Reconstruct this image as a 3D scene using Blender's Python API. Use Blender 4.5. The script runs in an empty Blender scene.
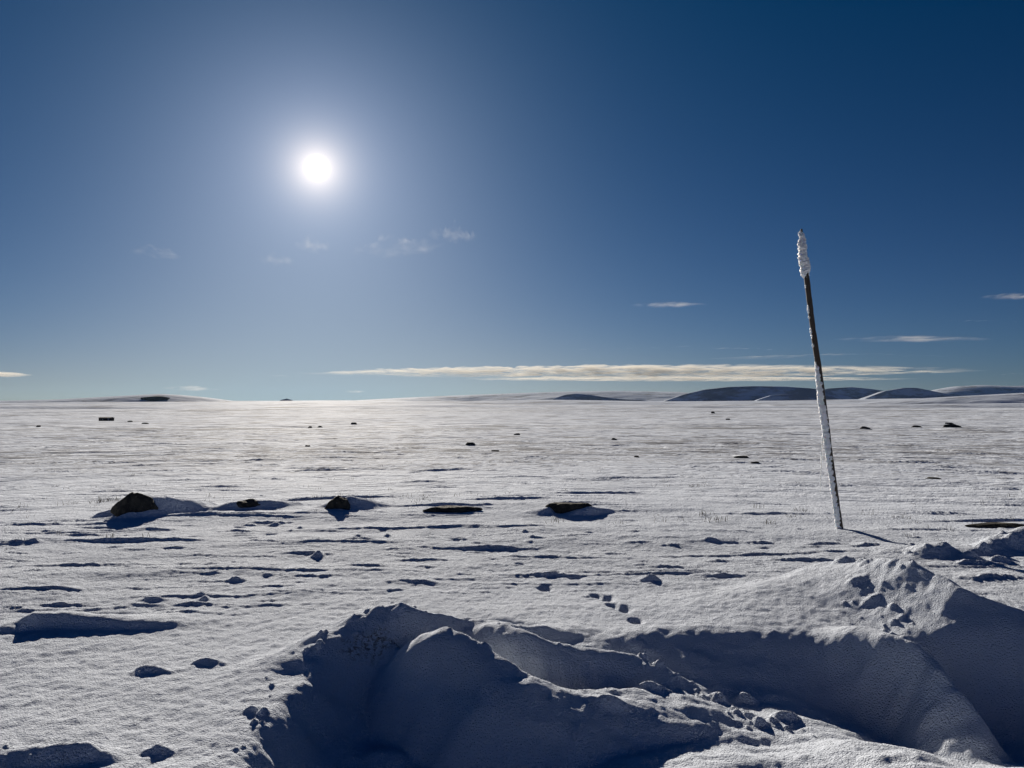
import bpy, bmesh, math, random
import numpy as np
from mathutils import Vector, Matrix, noise as mnoise

sc = bpy.context.scene
R = math.radians
rng = random.Random(7)
nrg = np.random.default_rng(11)

# ------------------------------------------------------------------ camera
FPX, CX, CY, W, H = 769.0, 512.0, 384.0, 1024, 768
PITCH = R(1.27)
EYE = 1.5
cam = bpy.data.cameras.new('camera')
cam.sensor_width = 36.0
cam.lens = 36.0 * FPX / W
cam.clip_start = 0.05
cam.clip_end = 200000
camo = bpy.data.objects.new('camera', cam)
camo.location = (0, 0, EYE)
camo.rotation_euler = (R(90) + PITCH, 0, 0)
sc.collection.objects.link(camo)
sc.camera = camo

# ------------------------------------------------------------------ sky + sun
SUN_EL, SUN_AZ = 16.46, -14.32          # degrees; azimuth from +Y towards +X
sun_dir = Vector((math.sin(R(SUN_AZ)) * math.cos(R(SUN_EL)),
                  math.cos(R(SUN_AZ)) * math.cos(R(SUN_EL)), math.sin(R(SUN_EL))))
world = bpy.data.worlds.new('World')
sc.world = world
world.use_nodes = True
nt = world.node_tree
N, L = nt.nodes, nt.links
bg = N['Background']
bg.inputs[1].default_value = 0.073
sky = N.new('ShaderNodeTexSky')
sky.sky_type = 'NISHITA'
sky.sun_disc = False
sky.sun_elevation = R(SUN_EL)
sky.sun_rotation = R(SUN_AZ)
sky.air_density = 0.6
sky.dust_density = 0.3
sky.ozone_density = 1.0
sky.altitude = 0


def mth(nt, op, a, b=None, clamp=False):
    n = nt.nodes.new('ShaderNodeMath')
    n.operation = op
    n.use_clamp = clamp
    for i, v in enumerate((a, b)):
        if v is None:
            continue
        if isinstance(v, (int, float)):
            n.inputs[i].default_value = v
        else:
            nt.links.new(v, n.inputs[i])
    return n.outputs[0]


sep = N.new('ShaderNodeSeparateColor')
L.new(sky.outputs[0], sep.inputs[0])
tc = N.new('ShaderNodeTexCoord')
dot = N.new('ShaderNodeVectorMath')
dot.operation = 'DOT_PRODUCT'
L.new(tc.outputs['Generated'], dot.inputs[0])
dot.inputs[1].default_value = sun_dir
ang = mth(nt, 'ARCCOSINE', mth(nt, 'MINIMUM', dot.outputs['Value'], 0.9999999))
deg = mth(nt, 'MULTIPLY', ang, 180 / math.pi)
disc = N.new('ShaderNodeMapRange')
disc.interpolation_type = 'SMOOTHSTEP'
L.new(deg, disc.inputs[0])
disc.inputs[1].default_value = 0.98
disc.inputs[2].default_value = 0.4
disc.inputs[3].default_value = 0.0
disc.inputs[4].default_value = 1.0
aur1 = mth(nt, 'EXPONENT', mth(nt, 'MULTIPLY', deg, -1 / 1.15))
aur2 = mth(nt, 'EXPONENT', mth(nt, 'MULTIPLY', deg, -1 / 5.0))
comb = N.new('ShaderNodeCombineColor')
bk = N.new('ShaderNodeMapRange')
bk.interpolation_type = 'SMOOTHSTEP'
L.new(deg, bk.inputs[0])
bk.inputs[1].default_value = 55
bk.inputs[2].default_value = 110
back = bk.outputs[0]
g = 1.3
for ch, (k, wb, c1, c2, cd) in enumerate(((0.165, -0.024, 1.5, 0.25, 9.0), (0.212, 0.018, 1.2, 0.28, 8.5), (0.31, 0.062, 0.85, 0.37, 6.5))):
    a = mth(nt, 'POWER', mth(nt, 'MULTIPLY', sep.outputs[ch], 0.1), g)
    a = mth(nt, 'MULTIPLY', a, k * 10)
    b = mth(nt, 'EXPONENT', mth(nt, 'MULTIPLY', deg, -1 / 30.0))
    a = mth(nt, 'ADD', a, mth(nt, 'MULTIPLY', b, wb * 10))
    a = mth(nt, 'MAXIMUM', mth(nt, 'SUBTRACT', a, (.045, .02, 0)[ch]), 0.01)
    a = mth(nt, 'MULTIPLY', a, mth(nt, 'ADD', mth(nt, 'MULTIPLY', back, (.8, 1.0, 1.2)[ch] - 1), 1.0))   # the sky away from the sun is deep blue
    m = (3.7, 4.9, 6.2)[ch]               # the bright band low under the sun levels off
    a = mth(nt, 'DIVIDE', a, mth(nt, 'POWER', mth(nt, 'ADD', mth(nt, 'POWER', mth(nt, 'DIVIDE', a, m), 2.0), 1.0), 1 / 2.0))
    a = mth(nt, 'ADD', a, mth(nt, 'MULTIPLY', aur1, c1 * 10))
    a = mth(nt, 'ADD', a, mth(nt, 'MULTIPLY', aur2, c2 * 10))
    a = mth(nt, 'ADD', a, mth(nt, 'MULTIPLY', disc.outputs[0], cd * 10))
    L.new(a, comb.inputs[ch])
L.new(comb.outputs[0], bg.inputs[0])

sun = bpy.data.lights.new('sun', 'SUN')
sun.energy = 5.0
sun.angle = R(0.5)
sun.color = (1.0, 0.905, 0.775)
suno = bpy.data.objects.new('sun', sun)
suno.rotation_euler = sun_dir.to_track_quat('Z', 'Y').to_euler()
suno.location = (0, 0, 30)
sc.collection.objects.link(suno)

sc.view_settings.view_transform = 'Standard'
sc.view_settings.look = 'None'
sc.view_settings.exposure = 0.45
sc.view_settings.gamma = 1.0
sc.render.engine = 'CYCLES'
sc.cycles.max_bounces = 6
sc.cycles.diffuse_bounces = 1
sc.cycles.volume_bounces = 0
sc.cycles.volume_step_rate = 2.0

# ------------------------------------------------------------------ helpers
_perm = np.random.default_rng(3).permutation(256).astype(np.int32)
_perm = np.concatenate([_perm, _perm])
_ga = np.random.default_rng(4).uniform(0, 2 * np.pi, 256)
_gx, _gy = np.cos(_ga).astype(np.float32), np.sin(_ga).astype(np.float32)


def pn(x, y, seed=0):
    """gradient noise, about -0.7..0.7"""
    x = np.asarray(x, np.float64) + seed * 17.31
    y = np.asarray(y, np.float64) + seed * 9.77
    xi, yi = np.floor(x), np.floor(y)
    fx, fy = (x - xi).astype(np.float32), (y - yi).astype(np.float32)
    xi, yi = xi.astype(np.int64) & 255, yi.astype(np.int64) & 255
    u, v = fx * fx * fx * (fx * (fx * 6 - 15) + 10), fy * fy * fy * (fy * (fy * 6 - 15) + 10)

    def gr(ix, iy, dx, dy):
        h = _perm[_perm[ix & 255] + (iy & 255)]
        return _gx[h] * dx + _gy[h] * dy
    a = gr(xi, yi, fx, fy)
    b = gr(xi + 1, yi, fx - 1, fy)
    c = gr(xi, yi + 1, fx, fy - 1)
    d = gr(xi + 1, yi + 1, fx - 1, fy - 1)
    return (a + u * (b - a)) * (1 - v) + (c + u * (d - c)) * v


def sst(a, b, x):
    t = np.clip((x - a) / (b - a), 0, 1)
    return t * t * (3 - 2 * t)


def ray(px, py):
    vx, vy, vz = (px - CX) / FPX, 1.0, (CY - py) / FPX
    c, s = math.cos(PITCH), math.sin(PITCH)
    return vx, vy * c - vz * s, vy * s + vz * c


def G(px, py, z=0.0):
    """point on the level z seen at a pixel of the photograph (layout measurements)"""
    vx, vy, vz = ray(px, py)
    t = (z - EYE) / vz
    return vx * t, vy * t


def AT(px, py, dist):
    vx, vy, vz = ray(px, py)
    t = dist / vy
    return vx * t, dist, EYE + vz * t


def link(o):
    sc.collection.objects.link(o)
    return o


def mesh_obj(name, verts, faces, mat=None, parent=None, smooth=True):
    me = bpy.data.meshes.new(name)
    verts = np.asarray(verts, np.float32)
    faces = np.asarray(faces, np.int32)
    me.vertices.add(len(verts))
    me.vertices.foreach_set('co', verts.ravel())
    k = faces.shape[1]
    me.loops.add(faces.size)
    me.loops.foreach_set('vertex_index', faces.ravel())
    me.polygons.add(len(faces))
    me.polygons.foreach_set('loop_start', np.arange(0, faces.size, k, dtype=np.int32))
    me.polygons.foreach_set('loop_total', np.full(len(faces), k, np.int32))
    me.update(calc_edges=True)
    me.polygons.foreach_set('use_smooth', np.full(len(faces), smooth, bool))
    if mat:
        me.materials.append(mat)
    o = link(bpy.data.objects.new(name, me))
    if parent:
        o.parent = parent
    return o


def tag(o, label=None, cat=None, group=None, kind=None):
    for k, v in (('label', label), ('category', cat), ('group', group), ('kind', kind)):
        if v:
            o[k] = v
    return o


def empty(name, loc, label, cat, group=None, rz=0):
    o = link(bpy.data.objects.new(name, None))
    o.location = loc
    o.rotation_euler = (0, 0, rz)
    o.empty_display_size = 0.1
    return tag(o, label, cat, group)


def quads(nr, na):
    i = np.arange(nr - 1)[:, None] * na + np.arange(na - 1)[None, :]
    return np.stack([i, i + 1, i + 1 + na, i + na], -1).reshape(-1, 4)


# ------------------------------------------------------------------ materials
def new_mat(name):
    m = bpy.data.materials.new(name)
    m.use_nodes = True
    return m, m.node_tree, m.node_tree.nodes['Principled BSDF']


def noise_node(nt, vec, scale, detail=2, rough=0.5, dist=0.0):
    n = nt.nodes.new('ShaderNodeTexNoise')
    n.inputs['Scale'].default_value = scale
    n.inputs['Detail'].default_value = detail
    n.inputs['Roughness'].default_value = rough
    n.inputs['Distortion'].default_value = dist
    if vec is not None:
        nt.links.new(vec, n.inputs['Vector'])
    return n.outputs['Fac']


def maprange(nt, v, a, b, c=0.0, d=1.0, smooth=True):
    n = nt.nodes.new('ShaderNodeMapRange')
    if smooth:
        n.interpolation_type = 'SMOOTHSTEP'
    nt.links.new(v, n.inputs[0])
    for i, x in enumerate((a, b, c, d)):
        n.inputs[i + 1].default_value = x
    return n.outputs[0]


def mixc(nt, f, a, b):
    n = nt.nodes.new('ShaderNodeMix')
    n.data_type = 'RGBA'
    if isinstance(f, float):
        n.inputs[0].default_value = f
    else:
        nt.links.new(f, n.inputs[0])
    for s, v in ((6, a), (7, b)):
        if isinstance(v, tuple):
            n.inputs[s].default_value = (*v, 1)
        else:
            nt.links.new(v, n.inputs[s])
    return n.outputs[2]


def bump(nt, h, strength, dist, prev=None):
    n = nt.nodes.new('ShaderNodeBump')
    if isinstance(strength, float):
        n.inputs['Strength'].default_value = strength
    else:
        nt.links.new(strength, n.inputs['Strength'])
    n.inputs['Distance'].default_value = dist
    nt.links.new(h, n.inputs['Height'])
    if prev is not None:
        nt.links.new(prev, n.inputs['Normal'])
    return n.outputs[0]


def snow_ground_mat():
    m, nt, p = new_mat('snow_ground')
    geo = nt.nodes.new('ShaderNodeNewGeometry')
    pos = geo.outputs['Position']
    ln = nt.nodes.new('ShaderNodeVectorMath')
    ln.operation = 'LENGTH'
    nt.links.new(pos, ln.inputs[0])
    rad = ln.outputs['Value']
    near = maprange(nt, rad, 6.0, 16.0, 1.0, 0.0)
    def grain(scale):
        n = nt.nodes.new('ShaderNodeTexVoronoi')
        n.feature = 'SMOOTH_F1'
        n.inputs['Scale'].default_value = scale
        n.inputs['Smoothness'].default_value = .35
        nt.links.new(pos, n.inputs['Vector'])
        return mth(nt, 'SUBTRACT', 1.0, n.outputs['Distance'])
    g1 = mth(nt, 'MULTIPLY', grain(120), noise_node(nt, pos, 22, 2, 0.5))
    g2 = noise_node(nt, pos, 85, 3, 0.6)
    b = bump(nt, g1, near, 0.012)
    b = bump(nt, g2, near, 0.016, b)
    b = bump(nt, noise_node(nt, pos, 28, 3, 0.6), mth(nt, 'MULTIPLY', maprange(nt, rad, 5, 8), maprange(nt, rad, 14, 28, 1.0, 0.0)), 0.03, b)
    # wind crust relief farther out, where the mesh is coarser, and grey streaks painted in the colour
    # for frozen heather in thin snow and for drift shadows: several sizes, the long ones far out
    at = nt.nodes.new('ShaderNodeAttribute')
    at.attribute_name = 'heath_shade'
    fac = None
    for (sx, sc_, r0, r1, r2, r3, hgt, lo, hi, wgt) in ((.7, 4.2, 9, 16, 40, 90, .10, .50, .58, .9), (.55, .9, 22, 45, 150, 320, .4, .49, .56, 1.0),
                                                   (.5, .17, 90, 180, 700, 1400, 2.2, .49, .56, 1.0), (.5, .03, 450, 900, 9000, 15000, 9.0, .49, .56, 1.0)):
        mp = nt.nodes.new('ShaderNodeMapping')
        mp.inputs['Scale'].default_value = (sx, 1.0, 1.0)
        nt.links.new(pos, mp.inputs['Vector'])
        win = mth(nt, 'MULTIPLY', maprange(nt, rad, r0, r1), maprange(nt, rad, r2, r3, 1.0, 0.0))
        gn = noise_node(nt, mp.outputs[0], sc_, 3.5, 0.58, .2)
        b = bump(nt, gn, win, hgt, b)
        f = mth(nt, 'MULTIPLY', mth(nt, 'MULTIPLY', maprange(nt, gn, lo, hi), win), wgt)
        fac = f if fac is None else mth(nt, 'MAXIMUM', fac, f)
    nt.links.new(b, p.inputs['Normal'])
    fac = mth(nt, 'MULTIPLY', fac, at.outputs['Fac'], True)
    dirt = nt.nodes.new('ShaderNodeAttribute')
    dirt.attribute_name = 'soil'
    s1 = maprange(nt, noise_node(nt, pos, 38, 5, 0.7), 0.46, 0.62)
    dfac = mth(nt, 'MULTIPLY', s1, dirt.outputs['Fac'], True)
    tint = mixc(nt, noise_node(nt, pos, 0.7, 4, 0.6), (0.70, 0.765, 0.88), (0.745, 0.80, 0.90))
    col = mixc(nt, fac, tint, (0.30, 0.31, 0.34))
    col = mixc(nt, dfac, col, (0.12, 0.09, 0.06))
    nt.links.new(col, p.inputs['Base Color'])
    p.inputs['Roughness'].default_value = 0.85
    p.inputs['Specular IOR Level'].default_value = 0.012
    return m


def rime_mat(name='rime', scale=60, hgt=0.01):
    m, nt, p = new_mat(name)
    tcn = nt.nodes.new('ShaderNodeTexCoord')
    v = tcn.outputs['Object']
    nt.links.new(bump(nt, noise_node(nt, v, scale, 4, 0.65), 1.0, hgt), p.inputs['Normal'])
    nt.links.new(mixc(nt, noise_node(nt, v, scale * .3, 3, .5), (0.78, 0.80, 0.83), (0.9, 0.9, 0.9)), p.inputs['Base Color'])
    p.inputs['Roughness'].default_value = 0.5
    p.inputs['Subsurface Weight'].default_value = 0.35
    p.inputs['Subsurface Radius'].default_value = (0.03, 0.035, 0.04)
    p.inputs['Subsurface Scale'].default_value = 1.0
    return m


def rock_mat():
    m, nt, p = new_mat('dark_rock')
    tcn = nt.nodes.new('ShaderNodeTexCoord')
    v = tcn.outputs['Object']
    n1 = noise_node(nt, v, 9, 6, 0.65)
    n2 = noise_node(nt, v, 45, 4, 0.6)
    c = mixc(nt, maprange(nt, n1, .4, .62), (0.035, 0.034, 0.032), (0.085, 0.08, 0.065))
    c = mixc(nt, maprange(nt, n2, .68, .74), c, (0.6, 0.62, 0.65))   # specks of blown snow
    nt.links.new(c, p.inputs['Base Color'])
    nt.links.new(bump(nt, n2, 1.0, 0.02, bump(nt, n1, 1.0, 0.05)), p.inputs['Normal'])
    p.inputs['Roughness'].default_value = 0.85
    p.inputs['Specular IOR Level'].default_value = 0.2
    return m


def wood_mat():
    m, nt, p = new_mat('weathered_wood')
    tcn = nt.nodes.new('ShaderNodeTexCoord')
    mp = nt.nodes.new('ShaderNodeMapping')
    mp.inputs['Scale'].default_value = (60, 60, 4)
    nt.links.new(tcn.outputs['Object'], mp.inputs['Vector'])
    n1 = noise_node(nt, mp.outputs[0], 1.0, 5, 0.6)
    c = mixc(nt, n1, (0.03, 0.022, 0.017), (0.085, 0.065, 0.05))
    nt.links.new(c, p.inputs['Base Color'])
    nt.links.new(bump(nt, n1, 0.8, 0.004), p.inputs['Normal'])
    p.inputs['Roughness'].default_value = 0.8
    return m


def flat_mat(name, col, rough=0.8, var=0.3, scale=4):
    m, nt, p = new_mat(name)
    tcn = nt.nodes.new('ShaderNodeTexCoord')
    n1 = noise_node(nt, tcn.outputs['Object'], scale, 4, 0.6)
    nt.links.new(mixc(nt, n1, tuple(x * (1 - var) for x in col), tuple(min(1, x * (1 + var)) for x in col)), p.inputs['Base Color'])
    p.inputs['Roughness'].default_value = rough
    return m


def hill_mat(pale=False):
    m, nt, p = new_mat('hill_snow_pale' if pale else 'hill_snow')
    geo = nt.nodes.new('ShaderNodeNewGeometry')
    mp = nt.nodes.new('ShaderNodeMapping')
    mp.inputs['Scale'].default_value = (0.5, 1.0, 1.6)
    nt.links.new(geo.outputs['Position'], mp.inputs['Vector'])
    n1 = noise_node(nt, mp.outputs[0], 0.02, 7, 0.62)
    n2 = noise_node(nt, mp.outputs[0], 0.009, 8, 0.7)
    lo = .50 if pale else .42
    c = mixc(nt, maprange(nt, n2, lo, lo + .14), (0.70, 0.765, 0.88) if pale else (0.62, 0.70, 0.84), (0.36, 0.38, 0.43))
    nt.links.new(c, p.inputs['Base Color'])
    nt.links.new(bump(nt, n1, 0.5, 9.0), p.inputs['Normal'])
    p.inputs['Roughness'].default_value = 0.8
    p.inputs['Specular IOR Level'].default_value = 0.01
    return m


M_SNOW, M_RIME, M_ROCK, M_WOOD, M_HILL = snow_ground_mat(), rime_mat(), rock_mat(), wood_mat(), hill_mat()

M_PALEHILL = hill_mat(True)

# ------------------------------------------------------------------ the snow plain, one sheet
rr = [0.25]
while rr[-1] < 15000:
    r = rr[-1]
    q = 0.03 if r < 1.6 else 0.0028 if r < 14 else 0.0036 if r < 150 else 0.006 if r < 3000 else 0.015
    rr.append(r * (1 + q))
rr = np.array(rr)
aa = np.concatenate([np.arange(-180, -60, 2.0), np.arange(-60, -42, 0.5), np.arange(-42, 42, 0.078), np.arange(42, 60, 0.5), np.arange(60, 180.01, 2.0)])
aa = np.radians(aa)
NR, NA = len(rr), len(aa)
SA, CA = np.sin(aa), np.cos(aa)
X = rr[:, None] * SA[None, :]
Y = rr[:, None] * CA[None, :]
RR = np.repeat(rr[:, None], NA, 1)


def rows(r0, r1):
    return slice(int(np.searchsorted(rr, r0)), int(np.searchsorted(rr, r1)))


def window(x0, x1, y0, y1):
    """index slices of the sheet that cover a world rectangle in front of the camera"""
    xm = 0.0 if x0 < 0 < x1 else min(abs(x0), abs(x1))
    ra = math.hypot(xm, max(y0, 0.01))
    rb = math.hypot(max(abs(x0), abs(x1)), y1)
    y0 = max(y0, 0.3)
    cands = [math.atan2(a, b) for a in (x0, x1) for b in (y0, y1)]
    ia, ib = np.searchsorted(aa, min(cands)), np.searchsorted(aa, max(cands))
    s = rows(ra, rb)
    return slice(max(s.start - 1, 0), s.stop + 1), slice(max(int(ia) - 1, 0), int(ib) + 1)


pr = np.array([[0.2, 0], [10, 0], [12, -.02], [17, -.25], [28, -.65], [60, -1.54], [110, -2.65], [300, -5.9], [800, -7.9], [2200, -9.9], [7000, -12], [20000, -14]])
prof = np.interp(np.log(rr), np.log(pr[:, 0]), pr[:, 1])
ker = np.hanning(61)
prof = np.convolve(np.pad(prof, 30, mode='edge'), ker / ker.sum(), 'valid')
Z = np.repeat(prof[:, None], NA, 1)

# broad undulation, each wave only where it is not larger than the view of it
for lam, amp, r0, r1, st, seed in ((2600, 22, 1800, 4200, 1.4, 19), (900, 5.5, 500, 1500, 1.6, 1), (320, 1.9, 160, 600, 1.6, 2), (120, .6, 60, 200, 1.6, 3), (42, .15, 22, 80, 1.8, 4), (17, .075, 12, 30, 2.0, 5), (7, .05, 10, 18, 2.2, 6)):
    s = rows(r0 * .98, 1e9)
    Z[s] += amp * pn(X[s] / (lam * st), Y[s] / lam, seed) * 1.6 * sst(r0, r1, RR[s])
# wind-cut crust, longer across the view than along it
for lam, amp, r0, r1, st, seed in ((3.2, .05, 9, 400, 3.0, 7), (1.5, .026, 5.6, 160, 3.2, 8), (.7, .012, 5.2, 70, 3.0, 9), (.33, .006, 4.6, 36, 2.4, 10), (9, .08, 30, 1200, 2.6, 17), (25, .2, 80, 2500, 2.4, 18)):
    s = rows(r0, r1)
    n = pn(X[s] / (lam * st) + .35 * pn(X[s] / lam / 3, Y[s] / lam / 3, seed + 40), Y[s] / lam, seed)
    n = np.minimum(n, .12) * 1.6 + n * .4
    Z[s] += amp * n * 1.5 * sst(r0, r0 * 1.4, RR[s]) * (1 - sst(r1 * .6, r1, RR[s]))

# bed cut for an added unseen roadway, dark to lessen bounce on the banks
cut = sst(2.75, 2.05, Y) * sst(-7.2, -6.2, Y)
Z -= .5 * cut
# the floor in front of the banks lies lower: a soft step down towards the camera on the right
ex, ey = zip(*[G(*p) for p in ((200, 760), (262, 706), (300, 668), (340, 652), (400, 640), (470, 616), (540, 622), (600, 628), (700, 628), (780, 633), (860, 640), (1024, 650), (1300, 690))])
s = rows(.2, 9)
edge = np.interp(X[s], ex, ey) + .05 * pn(X[s] * 1.7, Y[s] * 1.7, 21)
dd = edge - Y[s]
Z[s] += -(.2 + .10 * (1 - sst(-.1, .45, X[s])) + .2 * sst(1.5, 2.3, X[s])) * sst(-.03, .5, dd) * sst(-1.16, -.9, X[s] + .05 * pn(X[s] * 3, Y[s] * 6, 22))
Z[s] += .2 * sst(4.15, 3.4, Y[s]) * sst(1.2, 2.2, X[s])
bank = sst(-.15, .35, dd) * sst(-1.2, -.9, X[s])
Z[s] += .06 * sst(4.3, 3.2, Y[s]) * sst(-.1, .4, X[s]) * sst(.3, 2.0, Y[s])


bank_rows = s


def ridge(pts, wf, wb, k=1.0, jit=.03, seed=30, sharp=0.0, fade=None):
    """raise the sheet to a crest line given as (px, py, z); wf / wb are its near and far half widths"""
    P = np.array([(*G(a, b, z), z) for a, b, z in pts])
    m = max(wf, wb) + .1
    si, sj = window(P[:, 0].min() - m, P[:, 0].max() + m, P[:, 1].min() - m, P[:, 1].max() + m)
    x, y, zz = X[si, sj], Y[si, sj], Z[si, sj]
    wx = x + jit * (pn(x * 4, y * 4, seed) + .3 * pn(x * 11, y * 11, seed + 1))
    wy = y + jit * (pn(x * 4, y * 4, seed + 2) + .3 * pn(x * 11, y * 11, seed + 3))
    ds, zs, sg = [], [], []
    for (ax, ay, az), (bx, by, bzz) in zip(P[:-1], P[1:]):
        ux, uy = bx - ax, by - ay
        l2 = ux * ux + uy * uy
        t = np.clip(((wx - ax) * ux + (wy - ay) * uy) / l2, 0, 1)
        dx, dy = wx - (ax + t * ux), wy - (ay + t * uy)
        ds.append(np.sqrt(dx * dx + dy * dy))
        zs.append(az + t * (bzz - az))
        sg.append(np.tanh((ux * dy - uy * dx) / math.sqrt(l2) / .04))      # > 0: beyond the line
    best = np.minimum.reduce(ds)
    ws = [np.exp(-(d_ - best) / (.02 + .35 * best)) for d_ in ds]
    wt = sum(ws)
    bz = sum(a_ * b_ for a_, b_ in zip(ws, zs)) / wt
    side = sum(a_ * b_ for a_, b_ in zip(ws, sg)) / wt * .5 + .5
    t = np.clip(best / (wf + (wb - wf) * side), 0, 1)
    f = (1 - t * t * (3 - 2 * t)) ** (k + (1 - k) * side)
    f = f + sharp * (1 - side) * ((1 - t) ** 1.4 - f)
    if fade:
        f = f * (1 - sst(fade[0], fade[1], x))
    Z[si, sj] = zz + np.maximum(0, bz - zz) * f


def lump(px, py, z, rx, ry, h, seed=50, rough=.35):
    cx, cy = G(px, py, z)
    m = max(rx, ry) * 1.6
    si, sj = window(cx - m, cx + m, cy - m, cy + m)
    x, y = X[si, sj], Y[si, sj]
    d = np.sqrt(((x - cx) / rx) ** 2 + ((y - cy) / ry) ** 2)
    rough = rough * .7
    d = d + rough * (pn(x / rx * 1.6, y / ry * 1.6, seed) + .5 * pn(x / rx * 4, y / ry * 4, seed + 1))
    Z[si, sj] += h * (1 - sst(.05, 1.0, d))


def drift_w(cx, cy, Lh, Wd, h, seed, slant=0.0, ends=.8):
    """wind-cut drift: steep little scarp on the near side, long smooth back, tapered ends"""
    si, sj = window(cx - Lh, cx + Lh, cy - .25 * Wd - 2 * h - .1, cy + Wd * 1.25 + .1)
    x, y = X[si, sj], Y[si, sj]
    if x.size == 0:
        return
    u = (x - cx) / Lh
    wob = Wd * (.28 * pn(x / Lh * 2.3, y / Lh * 2.3 + seed, seed % 19) + .10 * pn(x / Lh * 8, y / Lh * 8, seed % 23))
    v = y - cy - wob - slant * (x - cx)
    e = max(h * 1.1, .012)
    f = sst(-e, 0, v) * np.clip(1 - v / Wd, 0, 1) ** 1.5
    au = np.abs(u)
    Z[si, sj] += h * f * np.clip(1 - au, 0, 1) ** ends * (1.0 + .35 * pn(x / Lh * 5, y / Lh * 5, 3))


def streak(x0, x1, y, th, seed=0, slant=0.0):
    cx, cy = G((x0 + x1) / 2, y)
    Lh = (x1 - x0) / 2 / FPX * cy * 1.12
    h = th / (FPX / cy + 3600 / cy ** 2) * rng.uniform(.7, 1.0)
    drift_w(cx, cy, Lh, max(.16, h * rng.uniform(5, 10)), h, int(seed) or int(x0 * 7 + y), slant + rng.uniform(-.10, .10), rng.uniform(.5, 1.1))


# --- measured drifts (x0, x1, y, thickness)
for a in ((0, 40, 539, 5), (55, 215, 538, 8), (0, 34, 549, 4), (180, 245, 554, 3), (22, 150, 563, 5), (18, 48, 570, 3), (272, 345, 553, 7),
          (0, 95, 590, 7), (0, 28, 607, 5), (28, 98, 604, 5), (108, 134, 607, 4), (186, 218, 596, 4), (172, 210, 605, 5), (95, 255, 613, 4),
          (245, 302, 588, 5), (278, 345, 577, 4), (432, 545, 547, 7), (385, 458, 560, 5), (413, 438, 568, 3), (500, 584, 575, 8), (385, 452, 583, 6),
          (448, 478, 574, 3), (443, 472, 541, 4), (615, 660, 542, 3), (660, 684, 544, 4), (692, 748, 577, 6), (742, 780, 541, 6), (800, 850, 542, 5),
          (855, 880, 544, 5), (700, 735, 560, 4), (640, 700, 566, 3), (770, 830, 560, 5), (590, 640, 553, 3), (330, 400, 568, 4), (345, 380, 540, 4),
          (540, 600, 536, 3), (130, 180, 527, 4), (250, 290, 520, 4), (0, 60, 522, 5), (210, 262, 530, 4), (880, 915, 555, 6), (300, 350, 530, 3), (360, 420, 549, 3),
          (935, 1010, 566, 8), (960, 1024, 580, 9), (480, 530, 565, 3), (90, 330, 597, 4), (120, 420, 571, 3), (560, 760, 571, 5), (240, 420, 543, 4), (620, 900, 553, 5), (470, 640, 557, 4), (0, 130, 530, 4), (300, 560, 528, 4), (180, 360, 606, 3)):
    streak(*a)
# --- scattered drifts over the rest of the plain, denser where the photo shows cut-up snow
for i in range(1300):
    d = 6.2 * math.exp(rng.random() ** 1.1 * 2.9)
    a = R(rng.uniform(-38, 38))
    cx, cy = d * math.sin(a), d * math.cos(a)
    Lh = rng.lognormvariate(-1.35, .55) * (1 + d * .045)
    h = min(.04, Lh * rng.uniform(.012, .045)) * (1 + d * .010) * (.4 if d < 10 else 1)
    drift_w(cx, cy, Lh, h * rng.uniform(5, 11), h, i, rng.uniform(-.12, .12))
for i in range(520):
    d = rng.uniform(5.9, 15)
    a = R(rng.uniform(-36, 36))
    Lh = rng.uniform(.04, .26)
    h = rng.uniform(.004, .013) * (.7 + d * .04)
    drift_w(d * math.sin(a), d * math.cos(a), Lh, h * rng.uniform(4, 9), h, i + 5000, rng.uniform(-.25, .25))
# --- broad chopped snow lumps of an old track across the view
for i in range(45):
    px, py = rng.uniform(-60, 1090), rng.gauss(531, 9)
    if px > 640:
        py += 10
    lump(px, py, 0, rng.uniform(.05, .2), rng.uniform(.03, .07), rng.uniform(.010, .028) * (1 if rng.random() < .75 else -1), i)

# --- crests of the foreground banks
ridge(((18, 627, .02), (34, 613, .10), (60, 614, .085), (100, 618, .06), (150, 620, .04), (190, 622, .01)), .10, .35, seed=31, jit=.02)
ridge(((285, 674, .01), (302, 656, .06), (335, 630, .14), (365, 613, .21), (385, 606, .25), (400, 600, .28), (418, 603, .265),
       (440, 610, .22), (480, 617, .16), (520, 624, .10), (560, 630, .03)), .6, .4, k=1.0, seed=33, jit=.06, sharp=.6)
ridge(((300, 646, .07), (322, 634, .12), (345, 630, .14)), .12, .1, seed=34, jit=.04)
ridge(((446, 629, .23), (480, 645, .19), (505, 661, .145), (530, 675, .10), (560, 683, .05), (600, 687, .0), (655, 690, -.07)), .46, .2, k=.5, seed=35, jit=.035)
ridge(((495, 619, .17), (520, 632, .15), (545, 640, .12), (580, 646, .08), (630, 653, .03), (665, 668, -.03), (690, 688, -.12), (705, 705, -.17)), .3, .2, k=.5, seed=36, jit=.035)
ridge(((590, 700, -.10), (630, 702, -.10), (680, 704, -.13), (730, 712, -.17)), .35, .15, k=.5, seed=39, jit=.04)
ridge(((600, 622, .0), (680, 606, .03), (750, 592, .08), (800, 578, .13), (835, 566, .18), (858, 561, .23)), 1.2, .5, k=.9, seed=37, jit=.03, fade=(2.65, 3.1))
ridge(((858, 563, .22), (872, 559, .31), (888, 558, .36), (905, 561, .37), (935, 574, .335), (960, 587, .30), (990, 599, .25), (1024, 611, .20), (1080, 640, .1), (1150, 690, .0)), .6, .4, k=1.2, seed=37, jit=.03, sharp=1.0)
ridge(((866, 626, .10), (888, 630, .125), (912, 640, .11), (935, 658, .05), (955, 690, -.06), (975, 722, -.16)), .34, .2, seed=38, jit=.02)
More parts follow.
